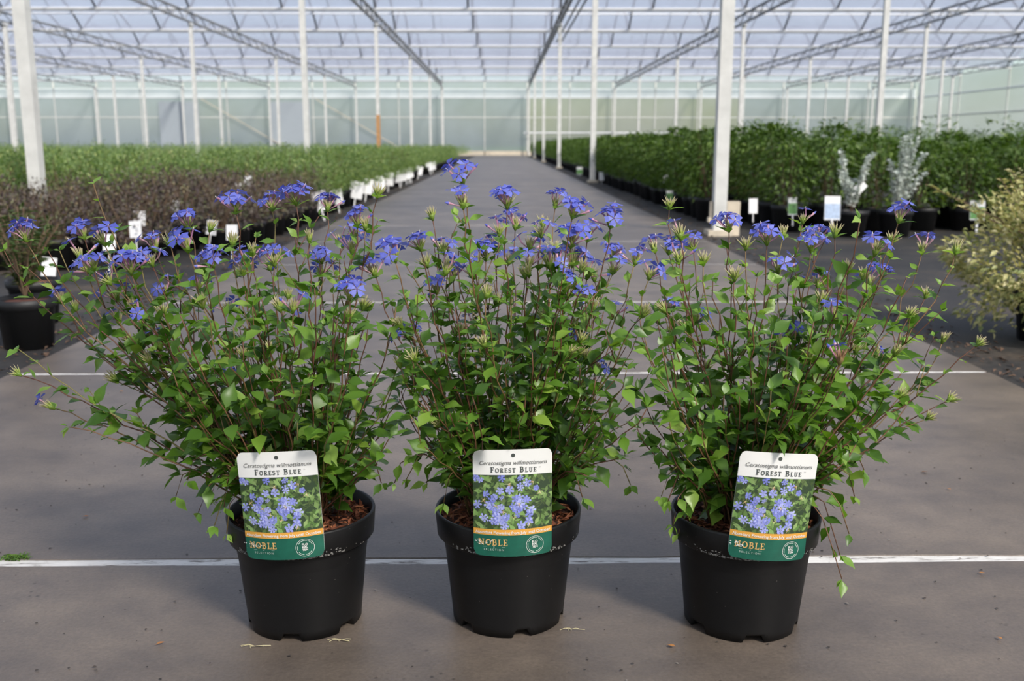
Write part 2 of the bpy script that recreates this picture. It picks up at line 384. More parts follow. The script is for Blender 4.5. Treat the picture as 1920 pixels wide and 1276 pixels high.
for xa, xb in ((-21, -15), (-13, -7)):
    t_ = MB(); t_.tube([(xa, YF - .12, 3.9), (xb, YF - .12, .4)], .03, 5); link('brace', t_.mesh('brace', 'timber'), wf)
t_ = MB(); t_.tube([(1.6, YF - .3, 1.55), (22, YF - .3, 1.55)], .05, 5); link('guard_rail', t_.mesh('guard_rail', 'white_alu'), wf)

# ------------------------------------------------------------------ background plants
def leaves_np(pos, d, nrm, L, Wd, fold=.25, droop=.15):
    d = d / np.linalg.norm(d, axis=1)[:, None]
    x = np.cross(d, nrm); x /= (np.linalg.norm(x, axis=1)[:, None] + 1e-9); z = np.cross(x, d)
    L = L[:, None]; Wd = Wd[:, None]
    a = pos; tip = pos + d * L - z * L * droop
    mid = pos + d * L * .45
    l = mid - x * Wd * .5 + z * Wd * fold; r = mid + x * Wd * .5 + z * Wd * fold
    v = np.stack([a, l, tip, r], 1).reshape(-1, 3); n = len(pos); i = np.arange(n)[:, None] * 4
    f = np.concatenate([i + [0, 2, 1], i + [0, 3, 2]], 0)
    return v, f
def rvec(n): v = RNG.normal(size=(n, 3)); return v / np.linalg.norm(v, axis=1)[:, None]
def bush(kind, n, rad, h, z0):
    if kind == 'column':
        t = RNG.random(n) ** .8; prof = np.interp(t, [0, .25, .6, .85, 1], [.55, .95, 1, .75, .3])
        a = RNG.random(n) * 2 * np.pi; r = rad * prof * RNG.random(n) ** .4
        pos = np.stack([r * np.cos(a), r * np.sin(a), z0 + h * t], 1)
        out = np.stack([np.cos(a), np.sin(a), np.zeros(n)], 1)
        d = out * .9 + rvec(n) * .55 + [0, 0, -.25]; d[:, 2] += (t > .85) * .8
        L = RNG.uniform(.04, .075, n); Wd = L * .38
    elif kind == 'mound':
        u = rvec(n); u[:, 2] = np.abs(u[:, 2]); r = RNG.random(n) ** .35
        pos = u * r[:, None] * [rad, rad, h] + [0, 0, z0]
        pos[:, :2] += RNG.normal(0, .025, (n, 2)); d = u + rvec(n) * .9 + [0, 0, .25]
        L = RNG.uniform(.022, .045, n); Wd = L * .5
    else:
        u = rvec(n); u[:, 2] = np.abs(u[:, 2]); r = RNG.random(n) ** .5
        pos = u * r[:, None] * [rad, rad, h] + [0, 0, z0]; d = u * .5 + rvec(n) + [0, 0, -.2]
        L = RNG.uniform(.022, .038, n); Wd = L * .5
    nrm = rvec(n) * .6 + [0, 0, 1]
    return leaves_np(pos, d, nrm, L, Wd)
def mesh_np(name, v, f, mats, mi=None):
    me = bpy.data.meshes.new(name); n = len(f)
    me.vertices.add(len(v)); me.vertices.foreach_set('co', np.asarray(v, np.float32).ravel())
    me.loops.add(n * 3); me.loops.foreach_set('vertex_index', np.asarray(f, np.int32).ravel())
    me.polygons.add(n); me.polygons.foreach_set('loop_start', np.arange(0, n * 3, 3, dtype=np.int32))
    for m in mats: me.materials.append(MATS[m])
    if mi is not None: me.polygons.foreach_set('material_index', np.asarray(mi, np.int32))
    me.update(calc_edges=True); return me
def tri_of(mb):
    f = []
    for q in mb.f:
        for i in range(1, len(q) - 1): f.append((q[0], q[i], q[i + 1]))
    return np.array(mb.v), np.array(f)
def pot_mb(r=.115, h=.2, n=14):
    m_ = MB(); m_.lathe([(.001, .004), (r * .8, 0), (r * .93, h * .8), (r, h * .82), (r * 1.04, h), (r * .97, h), (r * .95, h * .9)], n); return m_
def twigs(nst, rad, h, z0):
    m_ = MB()
    for i in range(nst):
        a = random.uniform(0, 6.28); e = Vector((math.cos(a) * rad * random.uniform(.2, .9), math.sin(a) * rad * random.uniform(.2, .9), z0 + h * random.uniform(.6, .95)))
        s = Vector((e.x * .15, e.y * .15, z0 - .03)); m_.tube([s, s.lerp(e, .5) + Vector((e.x * -.12, e.y * -.12, .02)), e], [.004, .003, .0015], 4, cap=False)
    return m_
fp = pot_mb(); pot_small = fp.mesh('pot', 'far_pot', True)
fp = pot_mb(.15, .23); pot_big = fp.mesh('pot', 'far_pot', True)
def soil_disc(r, z):
    m_ = MB(); m_.add([(0, 0, z + .008)] + [(r * math.cos(t * .5236), r * math.sin(t * .5236), z + random.uniform(-.004, .004)) for t in range(12)], [(0, 1 + i, 1 + (i + 1) % 12) for i in range(12)]); return m_.mesh('substrate', 'bark')
soil_small = soil_disc(.108, .182); soil_big = soil_disc(.142, .21)
KIND = {}
def make_kind(key, kind, nv, n, rad, h, z0, mat, pot, soil, ntw):
    vs = []
    for i in range(nv):
        v, f = bush(kind, n, rad * random.uniform(.9, 1.1), h * random.uniform(.92, 1.12), z0)
        fol = mesh_np('foliage', v, f, [mat])
        tw = twigs(ntw, rad, h, z0).mesh('twigs', 'twig')
        pv, pf = tri_of(fp if pot is pot_big else pot_mb())
        v2, f2 = bush(kind, int(n * .4), rad, h, z0)
        # a coarse one-mesh version for plants far away
        vv = np.concatenate([v2, pv]); ff = np.concatenate([f2, pf + len(v2)]); mi = [0] * len(f2) + [1] * len(pf)
        vs.append((fol, tw, mesh_np('small_plant', vv, ff, [mat, 'far_pot'], mi), v2, f2))
    KIND[key] = (vs, pot, soil)
make_kind('dark', 'column', 4, 900, .26, .66, .22, 'leaf_dark', pot_big, soil_big, 9)
make_kind('light', 'mound', 4, 900, .24, .47, .24, 'leaf_light', pot_small, soil_small, 8)
make_kind('purple', 'twiggy', 4, 620, .25, .38, .18, 'leaf_purple', pot_small, soil_small, 16)
def place(key, name, x, y, label, cat, group, far=False, s=1.0):
    vs, pot, soil = KIND[key]; fol, tw, one, _, _ = vs[random.randrange(len(vs))]; rz = random.uniform(0, 6.28)
    if far: o = link(name, one, None, (x, y, -.02))
    else:
        o = link(name, None, None, (x, y, -.02)); link('pot', pot, o); link('substrate', soil, o)
        stuff(link('foliage', fol, o)); link('twigs', tw, o)
    o.rotation_euler = (0, 0, rz); o.scale = (s, s, s * random.uniform(.88, 1.13)); tag(o, label, cat, group); return o
def clump_bed(key, pts, name, label, cat, mat):
    vs = KIND[key][0]; V = []; Fc = []; b0 = 0
    for x, y in pts:
        _, _, _, v, f = vs[random.randrange(len(vs))]
        f = f[RNG.permutation(len(f) // 2)[:110]]; a = random.uniform(0, 6.28); c, s = math.cos(a), math.sin(a); sc = random.uniform(1.0, 1.25); hz = random.uniform(.82, 1.22)
        vv = v[f].reshape(-1, 3) * sc; vv = np.stack([vv[:, 0] * c - vv[:, 1] * s + x, vv[:, 0] * s + vv[:, 1] * c + y, vv[:, 2] / sc * hz], 1)
        V.append(vv); Fc.append(np.arange(len(vv)).reshape(-1, 3) + b0); b0 += len(vv)
    return stuff(link(name, mesh_np(name, np.concatenate(V), np.concatenate(Fc), [mat])), label, cat)
def clear_of_posts(x, y, d=.2): return all(abs(x - gx) > d or abs(y - gy) > d for gx in GX for gy in GY)
# right beds: dark green shrubs
cnt = 0; rest = []; fr = 0; NUM = ['first', 'second', 'third', 'fourth', 'fifth', 'sixth', 'seventh', 'eighth', 'ninth', 'tenth', 'eleventh', 'twelfth', 'thirteenth', 'fourteenth', 'fifteenth', 'sixteenth', 'seventeenth', 'eighteenth', 'nineteenth', 'twentieth']
for j in range(140):
    for i in range(64):
        x = 2.22 + .43 * i + random.uniform(-.03, .03); y = 9.35 + .43 * j + random.uniform(-.03, .03)
        if x < 2.5 and y < 10.2: continue
        if y > YF - 1.2 or x > XR - .6 or not clear_of_posts(x, y, .24): continue
        px = 940 + 1867 * x / y
        if px > 2080: continue
        front = j < 2 or (i < 2 and y < 40) or (i == 0)
        if front and cnt < 296:
            cnt += 1
            if j == 0: fr += 1; place('dark', 'potted_shrub', x, y, 'dark green shrub, %s from the path in the front row of the right bed' % NUM[fr - 1], 'shrub', 'front row of the right bed')
            elif j == 1: place('dark', 'potted_shrub', x, y, 'dark green shrub in the second row of the right bed, behind the front pots', 'shrub', 'second row of the right bed')
            else: place('dark', 'potted_shrub', x, y, 'dark green leafy shrub in a black pot along the right path edge', 'shrub', 'right path edge shrubs', far=y > 24)
        elif (i < 30 and j < 24) or random.random() < .35: rest.append((x, y))
rest = [p for p in rest if p[1] < 40 or random.random() < .6]
clump_bed('dark', rest[:1700], 'shrub_bed', 'mass of dark green shrubs deep in the right bed', 'shrubs', 'leaf_dark')
# left beds: purple leaved block, then light green block
pc = 0; rest = []; restp = []; lc = 0
for j in range(150):
    for i in range(90):
        x = -2.05 - .41 * i + random.uniform(-.03, .03); y = 6.5 + .41 * j + random.uniform(-.03, .03)
        if y > YF - 1.2 or x < XL + .6 or not clear_of_posts(x, y, .2): continue
        if 940 + 1867 * x / y < -160: continue
        if 24.2 < y < 26.6 : continue
        purple = y < 10.6 + .5 * math.sin(x * 1.7) - (1.6 if x < -3.6 else 0)
        if purple:
            if y < 7.2 and x > -2.3: continue
            pc += 1
            if i < 14 and pc < 230: place('purple', 'purple_shrub', x, y, *(('purple-brown twiggy shrub in a black pot in the row along the left path edge', 'shrub', 'purple shrubs along the path edge') if i == 0 else (('purple-brown twiggy shrub, %s from the path in the front row of the left bed' % NUM[i - 1], 'shrub', 'front row of the left bed') if j == 0 else ('purple-brown twiggy shrub inside the left bed behind its front row', 'shrub', 'purple shrubs inside the left bed'))))
            else: restp.append((x, y))
        else:
            edge = i < 3 or y < 13.0
            if edge and lc < 296:
                lc += 1
                place('light', 'green_shrub', x, y, *(('light green shrub in a black pot in the outermost row along the left path edge', 'shrub', 'green shrubs along the left path edge') if i == 0 else ('light green fine-leaved shrub standing inside the left bed, away from the path edge', 'shrub', 'green shrubs inside the left bed')), far=y > 22)
            elif y < 30 or random.random() < .45: rest.append((x, y))
clump_bed('light', rest[:3200], 'green_shrub_bed', 'mass of light green shrubs filling the left bed', 'shrubs', 'leaf_light')
if restp: clump_bed('purple', restp, 'purple_shrub_bed', 'mass of purple-brown shrubs at the far left', 'shrubs', 'leaf_purple')

# silver, variegated and narrow-leaved single shrubs
def sprays(stems, leaf_l, mat, name_leaf, per=.012, lw=.75):
    mt = MB(); P, D, Ls = [], [], []
    for pts in stems:
        mt.tube(pts, [.004, .003, .0015][:len(pts)] if len(pts) == 3 else .003, 4, cap=False)
        p0, p1, p2 = [Vector(p) for p in pts]; L = (p1 - p0).length + (p2 - p1).length; n = max(4, int(L / per))
        for i in range(n):
            t = .18 + .82 * i / n; q = p0 * (1 - t) ** 2 + p1 * 2 * t * (1 - t) + p2 * t * t
            P.append(q); D.append(Vector((random.gauss(0, 1), random.gauss(0, 1), random.uniform(-.1, .9)))); Ls.append(leaf_l * random.uniform(.7, 1.2))
    n = len(P); L = np.array(Ls); v, f = leaves_np(np.array(P), np.array(D), rvec(n) * .5 + [0, 0, 1], L, L * lw, .15)
    return mt, mesh_np(name_leaf, v, f, [mat])
def single(name, base, stems, leaf_l, mat, label, cat='shrub', pot=pot_big, soil=soil_big, **k):
    o = link(name, None, None, base); tag(o, label, cat)
    mt, fol = sprays(stems, leaf_l, mat, 'foliage', **k)
    link('pot', pot, o); link('substrate', soil, o); link('branches', mt.mesh('branches', 'twig'), o); stuff(link('foliage', fol, o)); return o
def fan(n, spread, h, z0=.2, dx=0, dy=0):
    r = []
    for i in range(n):
        a = random.uniform(0, 6.28); s = random.uniform(.15, 1) * spread; hh = h * random.uniform(.65, 1)
        r.append([(0, 0, z0), (math.cos(a) * s * .35 + dx * .3, math.sin(a) * s * .35 + dy * .3, z0 + hh * .5), (math.cos(a) * s + dx, math.sin(a) * s + dy, z0 + hh)])
    return r
gp = ground(1552, 428); gq = ground(1640, 430)
def spr(tips): return [[(0, 0, .2), (x * .35, y * .5, .2 + (z - .2) * .5), (x, y, z)] for x, y, z in tips]
single('silver_shrub', (gp.x, 8.78, -.02), spr([(-.13, 0, .75), (-.10, .05, .66), (-.15, -.05, .58), (.12, 0, .70), (.17, .03, .72), (.08, -.06, .6), (.02, .05, .5), (-.05, -.06, .48)]), .040, 'leaf_silver', 'shorter silver-white leaved shrub in front of the right bed', per=.0045)
single('silver_shrub', (gq.x, 8.80, -.02), spr([(.02, 0, .86), (.16, .03, .84), (.2, -.03, .72), (-.06, .05, .66), (.24, 0, .55), (-.03, -.06, .56), (.11, .06, .88), (.05, -.03, .75), (.10, 0, .65)]), .042, 'leaf_silver', 'taller silver-white leaved shrub in front of the right bed', per=.0045)
vb = Vector((2.28, 4.05, -.02))
vst = fan(60, .42, .50, .22) + [[(0, 0, .22), (-.25, 0, .5), (-.56, .02, .64)], [(0, 0, .22), (-.2, -.1, .45), (-.46, -.05, .56)], [(0, 0, .22), (-.05, 0, .5), (-.16, 0, .78)], [(0, 0, .22), (-.08, 0, .5), (-.20, .05, .70)], [(0, 0, .22), (-.02, 0, .5), (-.04, -.1, .72)]]
vo = single('variegated_shrub', vb, vst, .032, 'leaf_variegated', 'bushy cream and yellow variegated shrub at the right edge', per=.012, lw=.55)
n = 6500; u = rvec(n); r_ = RNG.random(n) ** .3; pos = u * r_[:, None] * np.array([.42, .40, .31]) + [0, 0, .31]; pos = pos[pos[:, 2] > .03]; pos = pos[np.hypot(pos[:, 0], pos[:, 1]) > np.where(pos[:, 2] < .24, .20, 0)]; n = len(pos)
pos[:, :2] += .06 * np.sin(pos[:, [2, 2]] * 23 + pos[:, :2] * 11); d = pos - [0, 0, .25] + rvec(n) * .3; L = RNG.uniform(.022, .042, n)
v, f = leaves_np(pos, d, rvec(n) * .6 + [0, 0, 1], L, L * .52, .15); stuff(link('outer_foliage', mesh_np('outer_foliage', v, f, ['leaf_variegated']), vo))
nb = Vector((-1.90, 3.95, -.02))
for q, (dx, dy, lab) in enumerate(((0, 0, 'nearest narrow-leaved shrub in a black pot at the left edge'), (-.36, .12, 'narrow-leaved shrub behind the nearest pot at the left edge'), (-.22, .55, 'narrow-leaved shrub set back furthest at the left edge'))):
    single('narrow_leaved_shrub', nb + Vector((dx, dy, 0)), fan(26, .24, .36, .2, -.04), .05, 'leaf_narrow', lab, pot=pot_small, soil=soil_small, per=.022, lw=.22)

# plant labels standing in the background pots
def tag_mesh(w, h, kind, st=.10):
    m_ = MB(); t = .0015
    def slab(x0, x1, z0, z1, mt, off=0): m_.box(x0, x1, -t - off, t, z0, z1, mt)
    slab(-w / 2, w / 2, 0, h, 0)
    if kind: slab(-w / 2 * .96, w / 2 * .96, h * .05, h * .68, 1, .0006)
    slab(-.006, .006, -st, 0, 0)
    return m_.mesh('label_card', ['tag_white', {'g': 'tag_green', 'b': 'tag_blue'}.get(kind, 'tag_white')])
TG = {'w': tag_mesh(.13, .17, ''), 'p': tag_mesh(.13, .17, '', .26), 'g': tag_mesh(.085, .16, 'g'), 'b': tag_mesh(.11, .17, 'b')}
def put_tag(px, py, y, kind, label, group=None, tilt=0):
    p = at_depth(px, py, y); o = link('plant_label', TG[kind], None, p); o.rotation_euler = (-.15, tilt, random.uniform(-.2, .2)); return tag(o, label, 'label', group)
put_tag(1560, 412, 8.60, 'b', 'pale blue and white plant label by the shorter silver shrub').scale = (1.2, 1, 1.2)
put_tag(1606, 358, 8.75, 'w', 'white label tilted sideways between the two silver shrubs', tilt=.8).scale = (.6, 1, .6)
put_tag(1486, 403, 9.19, 'g', 'green and white label on the pot left of the silver shrubs')
put_tag(1832, 412, 9.19, 'g', 'green and white label behind the variegated shrub').scale = (1.5, 1, 1.1)
put_tag(1412, 400, 9.19, 'w', 'grey-white label just right of the post with the timber block').scale = (.6, 1, .8)
put_tag(1256, 374, 12.2, 'g', 'green label on a pot left of the nearest right post').scale = (1, 1, .7)
put_tag(1247, 336, 12.6, 'w', 'small white label tilted up in the dark foliage', tilt=.5).scale = (.5, 1, .5)
put_tag(1128, 338, 20.5, 'w', 'slim white label at the right path edge, nearer one').scale = (.8, 1, 1)
put_tag(1087, 327, 26.0, 'g', 'green label at the right path edge, farther one').scale = (1.8, 1, 1.2)
n = 0
for j in range(44):
    y = 10.6 + j * .41
    if 24.0 < y < 26.6: continue
    if random.random() < .55:
        o = link('plant_label', TG['w'], None, (-1.90 - .03 * random.random(), y + .1 * random.random(), .085)); o.rotation_euler = (-.2, random.uniform(-.25, .25), random.uniform(-.1, .5))
        s = random.uniform(1.0, 1.35); o.scale = (s, 1, s); tag(o, 'white plant label on a pot along the left path edge', 'label', 'white labels on the left path edge')
for px, py, y in ((90, 520, 5.2), (205, 470, 6.3), (255, 445, 6.35), (262, 425, 6.8), (395, 440, 7.2), (435, 450, 6.9), (330, 400, 8.4), (445, 365, 9.4), (465, 350, 10)):
    put_tag(px, py, y, 'p', 'white plant label among the purple shrubs of the left bed', 'white labels among the purple shrubs', random.uniform(-.2, .2)).scale = (.6, 1, .62)

# litter along the path edges
v_, f_ = [], []
n = 2600; sd = RNG.random(n) < .5; yy = 2.5 + 30 * RNG.random(n) ** 2
pos = np.stack([np.where(sd, -1, 1) * (HALF + .06 + np.abs(RNG.normal(0, .13, n))), yy, np.full(n, -.012)], 1)
d = rvec(n); d[:, 2] *= .15; L = RNG.uniform(.012, .04, n)
v, f = leaves_np(pos, d, rvec(n) * .25 + [0, 0, 1], L, L * .4); stuff(link('leaf_litter', mesh_np('leaf_litter', v, f, ['litter'])), 'brown leaf litter strewn along both path edges', 'litter')
n = 900; pos = np.stack([RNG.uniform(-1.6, 1.6, n), 1.05 + 2.6 * RNG.random(n) ** 1.4, np.full(n, .0012)], 1); d = rvec(n); d[:, 2] = 0
ok = np.ones(n, bool)
for q in ((-.33, 1.58), (-.006, 1.59), (.37, 1.58)): ok &= np.hypot(pos[:, 0] - q[0], pos[:, 1] - q[1]) > .115
pos = pos[ok]; d = d[ok]; n = len(pos)
L = RNG.uniform(.0025, .008, n); v, f = leaves_np(pos, d, np.tile([0, 0, 1.], (n, 1)), L, L * .7, .2, 0); stuff(link('grit', mesh_np('grit', v, f, ['grit'])), 'dark grit and crumbs scattered on the near slabs', 'grit')

# ------------------------------------------------------------------ the three flowering plants in front
def leaf_mesh(i):
    r = random.Random(50 + i); m_ = MB(); ts = [0, .10, .24, .42, .62, .82, 1]; ws = [.012, .02, .26, .50, .40, .14, .0]
    cu = r.uniform(.05, .38); fo = r.uniform(.12, .4); tw = r.uniform(-.25, .25); wd = r.uniform(.44, .58)
    vs = []
    for t, w in zip(ts, ws):
        z = -cu * t * t + .08 * t; a = tw * t; w *= wd
        for sx in (-1, 0, 1):
            x = sx * w; zz = abs(sx) * w * fo + (.03 * math.sin(9 * t + i) if sx else 0) * (w > .05)
            vs.append((x * math.cos(a), t, z + zz + x * math.sin(a)))
    m_.add(vs, [(3 * k + j, 3 * k + 1 + j, 3 * k + 4 + j, 3 * k + 3 + j) for k in range(len(ts) - 1) for j in range(2)]); return m_
LV = [leaf_mesh(i) for i in range(8)]
LVm = {m: [l.mesh('leaf', m, True) for l in LV] for m in ('leaf', 'young_leaf')}
def floret_mesh(i):
    r = random.Random(i); m_ = MB(); L = r.uniform(.019, .026); bend = r.uniform(-.003, .003)
    m_.tube([(0, 0, 0), (bend, 0, L * .5), (0, 0, L)], [.0009, .0010, .0014], 5, 0, cap=False)
    R = r.uniform(.0115, .014); cup = r.uniform(-.002, .003)
    for k in range(5):
        a = 2 * math.pi * k / 5 + r.uniform(-.12, .12); ca, sa = math.cos(a), math.sin(a); tz = r.uniform(-.0025, .0025)
        pts = [(.0008, 0, 0), (R * .55, -R * .30, cup * .5), (R * .55, R * .30, cup * .5), (R, -R * .36, cup + tz), (R * .93, 0, cup + tz + .0006), (R, R * .36, cup + tz)]
        m_.add([(x * ca - y * sa, x * sa + y * ca, L + z) for x, y, z in pts], [(0, 1, 2), (1, 3, 4), (1, 4, 2), (2, 4, 5)], 1)
    m_.tube([(0, 0, L), (.0002, 0, L + .0028)], .0004, 4, 2)
    return m_.mesh('floret', ['floret_tube', 'petal', 'card_white'], False)
FL = [floret_mesh(i) for i in range(5)]
bl = MB(); bl.tube([(0, 0, 0), (.001, 0, .012), (.001, 0, .021), (.001, 0, .026)], [.0009, .001, .0022, .0006], 5, 0); bl.m = [0] * 10 + [1] * (len(bl.f) - 10); bud_fl = bl.mesh('closed_floret', ['floret_tube', 'petal'], True)
def head_mesh(i, dry=False):
    r = random.Random(i * 3 + 1); m_ = MB(); n = 20
    g0, g1, tip = ((.17, .27, .035), (.34, .43, .08), (.62, .50, .36)) if not dry else ((.22, .16, .06), (.34, .22, .10), (.42, .24, .16))
    m_.tube([(0, 0, -.003), (0, 0, .004), (0, 0, .010)], [.0015, .0048, .003], 6, 0, [g0, g0, g1])
    for k in range(n):
        a = k * 2.4 + r.uniform(-.3, .3); sp = .08 + .72 * math.sqrt((k + .5) / n) * r.uniform(.7, 1.1) * (.75 if i % 2 else 1)
        d = Vector((math.sin(sp) * math.cos(a), math.sin(sp) * math.sin(a), math.cos(sp))); L = r.uniform(.013, .021)
        m_.tube([d * .002, d * L * .5, d * L + Vector((0, 0, .001))], [.0014, .0012, .00025], 4, 0, [g0, g1, tip], cap=False)
    return m_.mesh('flower_head', 'calyx', True, True)
HD = [head_mesh(i) for i in range(4)]; HDd = [head_mesh(i, True) for i in range(2)]

TIPS = {
 'left': [(48,450,'F'),(158,446,'F'),(196,458,'f'),(152,486,'s'),(292,470,'f'),(246,512,'F'),(212,502,'f'),(286,497,'f'),(354,428,'F'),(320,460,'b'),(352,470,'f'),(400,500,'F'),(224,607,'s'),(301,654,'s'),(251,580,'b'),(118,568,'f'),(442,398,'F'),(510,393,'F'),(555,382,'F'),(614,394,'F'),(670,424,'F'),(580,452,'b'),(640,458,'f'),(660,474,'f'),(603,492,'F'),(656,560,'F'),(515,497,'f'),(474,477,'b'),(436,460,'b'),(456,514,'f'),(549,584,'s'),(546,610,'d'),(708,368,'b'),(175,345,'l'),(436,724,'f'),(518,727,'b'),(38,703,'b'),(112,470,'l'),(90,470,'l'),(210,455,'l'),(250,475,'l'),(100,765,'s'),(35,655,'l'),(8,470,'l'),(135,590,'l'),(350,750,'l'),(130,800,'l'),(380,575,'b'),(490,560,'l'),(590,540,'l'),(690,610,'l'),(730,640,'l')],
 'mid': [(868,342,'F'),(868,388,'f'),(811,410,'b'),(951,388,'F'),(1041,388,'F'),(1073,407,'F'),(1144,425,'F'),(1017,425,'b'),(1015,443,'f'),(936,440,'f'),(966,428,'f'),(789,468,'F'),(832,474,'f'),(741,489,'F'),(704,517,'F'),(911,486,'F'),(1070,462,'F'),(1101,450,'f'),(1147,483,'F'),(1040,471,'b'),(893,495,'b'),(985,520,'b'),(1076,492,'f'),(1101,520,'f'),(850,523,'F'),(991,502,'f'),(801,499,'b'),(911,557,'b'),(1058,547,'f'),(868,624,'d'),(890,622,'s'),(767,635,'F'),(1080,648,'F'),(1147,596,'d'),(750,687,'b'),(1112,581,'b'),(1116,697,'f'),(1190,495,'f'),(1217,522,'f'),(860,470,'l'),(1178,560,'l'),(760,560,'l'),(960,560,'l'),(1030,600,'l')],
 'right': [(1255,390,'b'),(1276,447,'s'),(1228,471,'f'),(1300,469,'f'),(1273,492,'f'),(1319,495,'b'),(1367,432,'F'),(1398,466,'b'),(1438,457,'F'),(1468,445,'b'),(1505,418,'s'),(1532,450,'F'),(1520,470,'F'),(1377,524,'b'),(1337,522,'l'),(1252,588,'f'),(1305,604,'f'),(1481,634,'F'),(1462,658,'d'),(1685,416,'F'),(1670,456,'b'),(1729,474,'f'),(1792,474,'b'),(1640,477,'f'),(1652,522,'F'),(1735,557,'b'),(1705,593,'b'),(1574,564,'b'),(1562,599,'s'),(1643,682,'f'),(1574,680,'d'),(1832,647,'b'),(1767,641,'b'),(1777,751,'b'),(1565,442,'b'),(1613,410,'l'),(1590,500,'l'),(1420,520,'l'),(1700,520,'l'),(1540,545,'l'),(1620,560,'l'),(1200,600,'l'),(1690,700,'l'),(1700,760,'l')],
}
PLANTS = {  # pot centre x, base y of pot front, foliage centre, spread
 'left': dict(px=576, py=1203, cx=520, lab='left flowering shrub with loose arching blue-flowered branches in a black pot'),
 'mid': dict(px=953, py=1196, cx=980, lab='middle flowering shrub with upright blue-flowered stems in a black pot'),
 'right': dict(px=1385, py=1206, cx=1420, lab='right flowering shrub with one long low branch reaching right, in a black pot'),
}
OVER = {'left': [(402, 985), (425, 1000), (372, 960), (352, 900), (715, 905), (330, 930), (395, 930), (420, 950)], 'mid': [(832, 942), (1092, 932), (800, 905), (1182, 908), (762, 898), (740, 905)],
 'right': [(1262, 985), (1272, 1000), (1285, 960), (1252, 940), (1555, 1055), (1575, 1040), (1592, 1000), (1602, 930), (1240, 930), (1620, 880)]}
CARD = {'left': -.007, 'mid': .008, 'right': .012}; CTILT = {'left': .05, 'mid': 0, 'right': -.075}
RB, RT_, PH = .093, .121, .190
def pot_mesh(seed, rot):
    m_ = MB(); na = [rot, rot + 1.05, rot + 2.1, rot + 3.14, rot + 4.2, rot + 5.24]
    def notch(t, j, z):
        if j in (1, 2):
            for a in na:
                if abs((t - a + math.pi) % (2 * math.pi) - math.pi) < .15: return z + .0125
        return z
    prof = [(.002, .012), (RB - .006, .0), (RB, .0), (RB + .0013, .016), (RB + .0017, .020), (RB + .0024, .027), (.1068, .138), (.1075, .146), (.1085, .1475), (.1165, .1475), (.1180, .149), (RT_, .187), (RT_ - .001, PH), (RT_ - .004, PH), (RT_ - .0055, .188), (.110, .150), (.105, .12)]
    m_.lathe(prof, 96, 0, notch); return m_.mesh('pot', 'pot_plastic', True)
def mulch_mesh(seed):
    r = np.random.default_rng(seed); n = 650
    a = r.random(n) * 6.283; rr = .113 * np.sqrt(r.random(n)); z = .168 + r.random(n) * .012
    pos = np.stack([rr * np.cos(a), rr * np.sin(a), z], 1); d = r.normal(size=(n, 3)); d[:, 2] *= .25; L = r.uniform(.008, .030, n)
    d /= np.linalg.norm(d, axis=1)[:, None]; pos -= d * L[:, None] * .5
    e = pos + d * L[:, None]; rad = np.hypot(e[:, 0], e[:, 1]); rad0 = np.hypot(pos[:, 0], pos[:, 1]); ok = (rad < .113) & (rad0 < .113)
    return leaves_np(pos[ok], d[ok], r.normal(size=(ok.sum(), 3)) * .4 + [0, 0, 1], L[ok], L[ok] * .0 + r.uniform(.003, .008, ok.sum()), .3, .05)
def bez(p, t): u = 1 - t; return p[0] * u ** 3 + p[1] * (3 * u * u * t) + p[2] * (3 * u * t * t) + p[3] * t ** 3
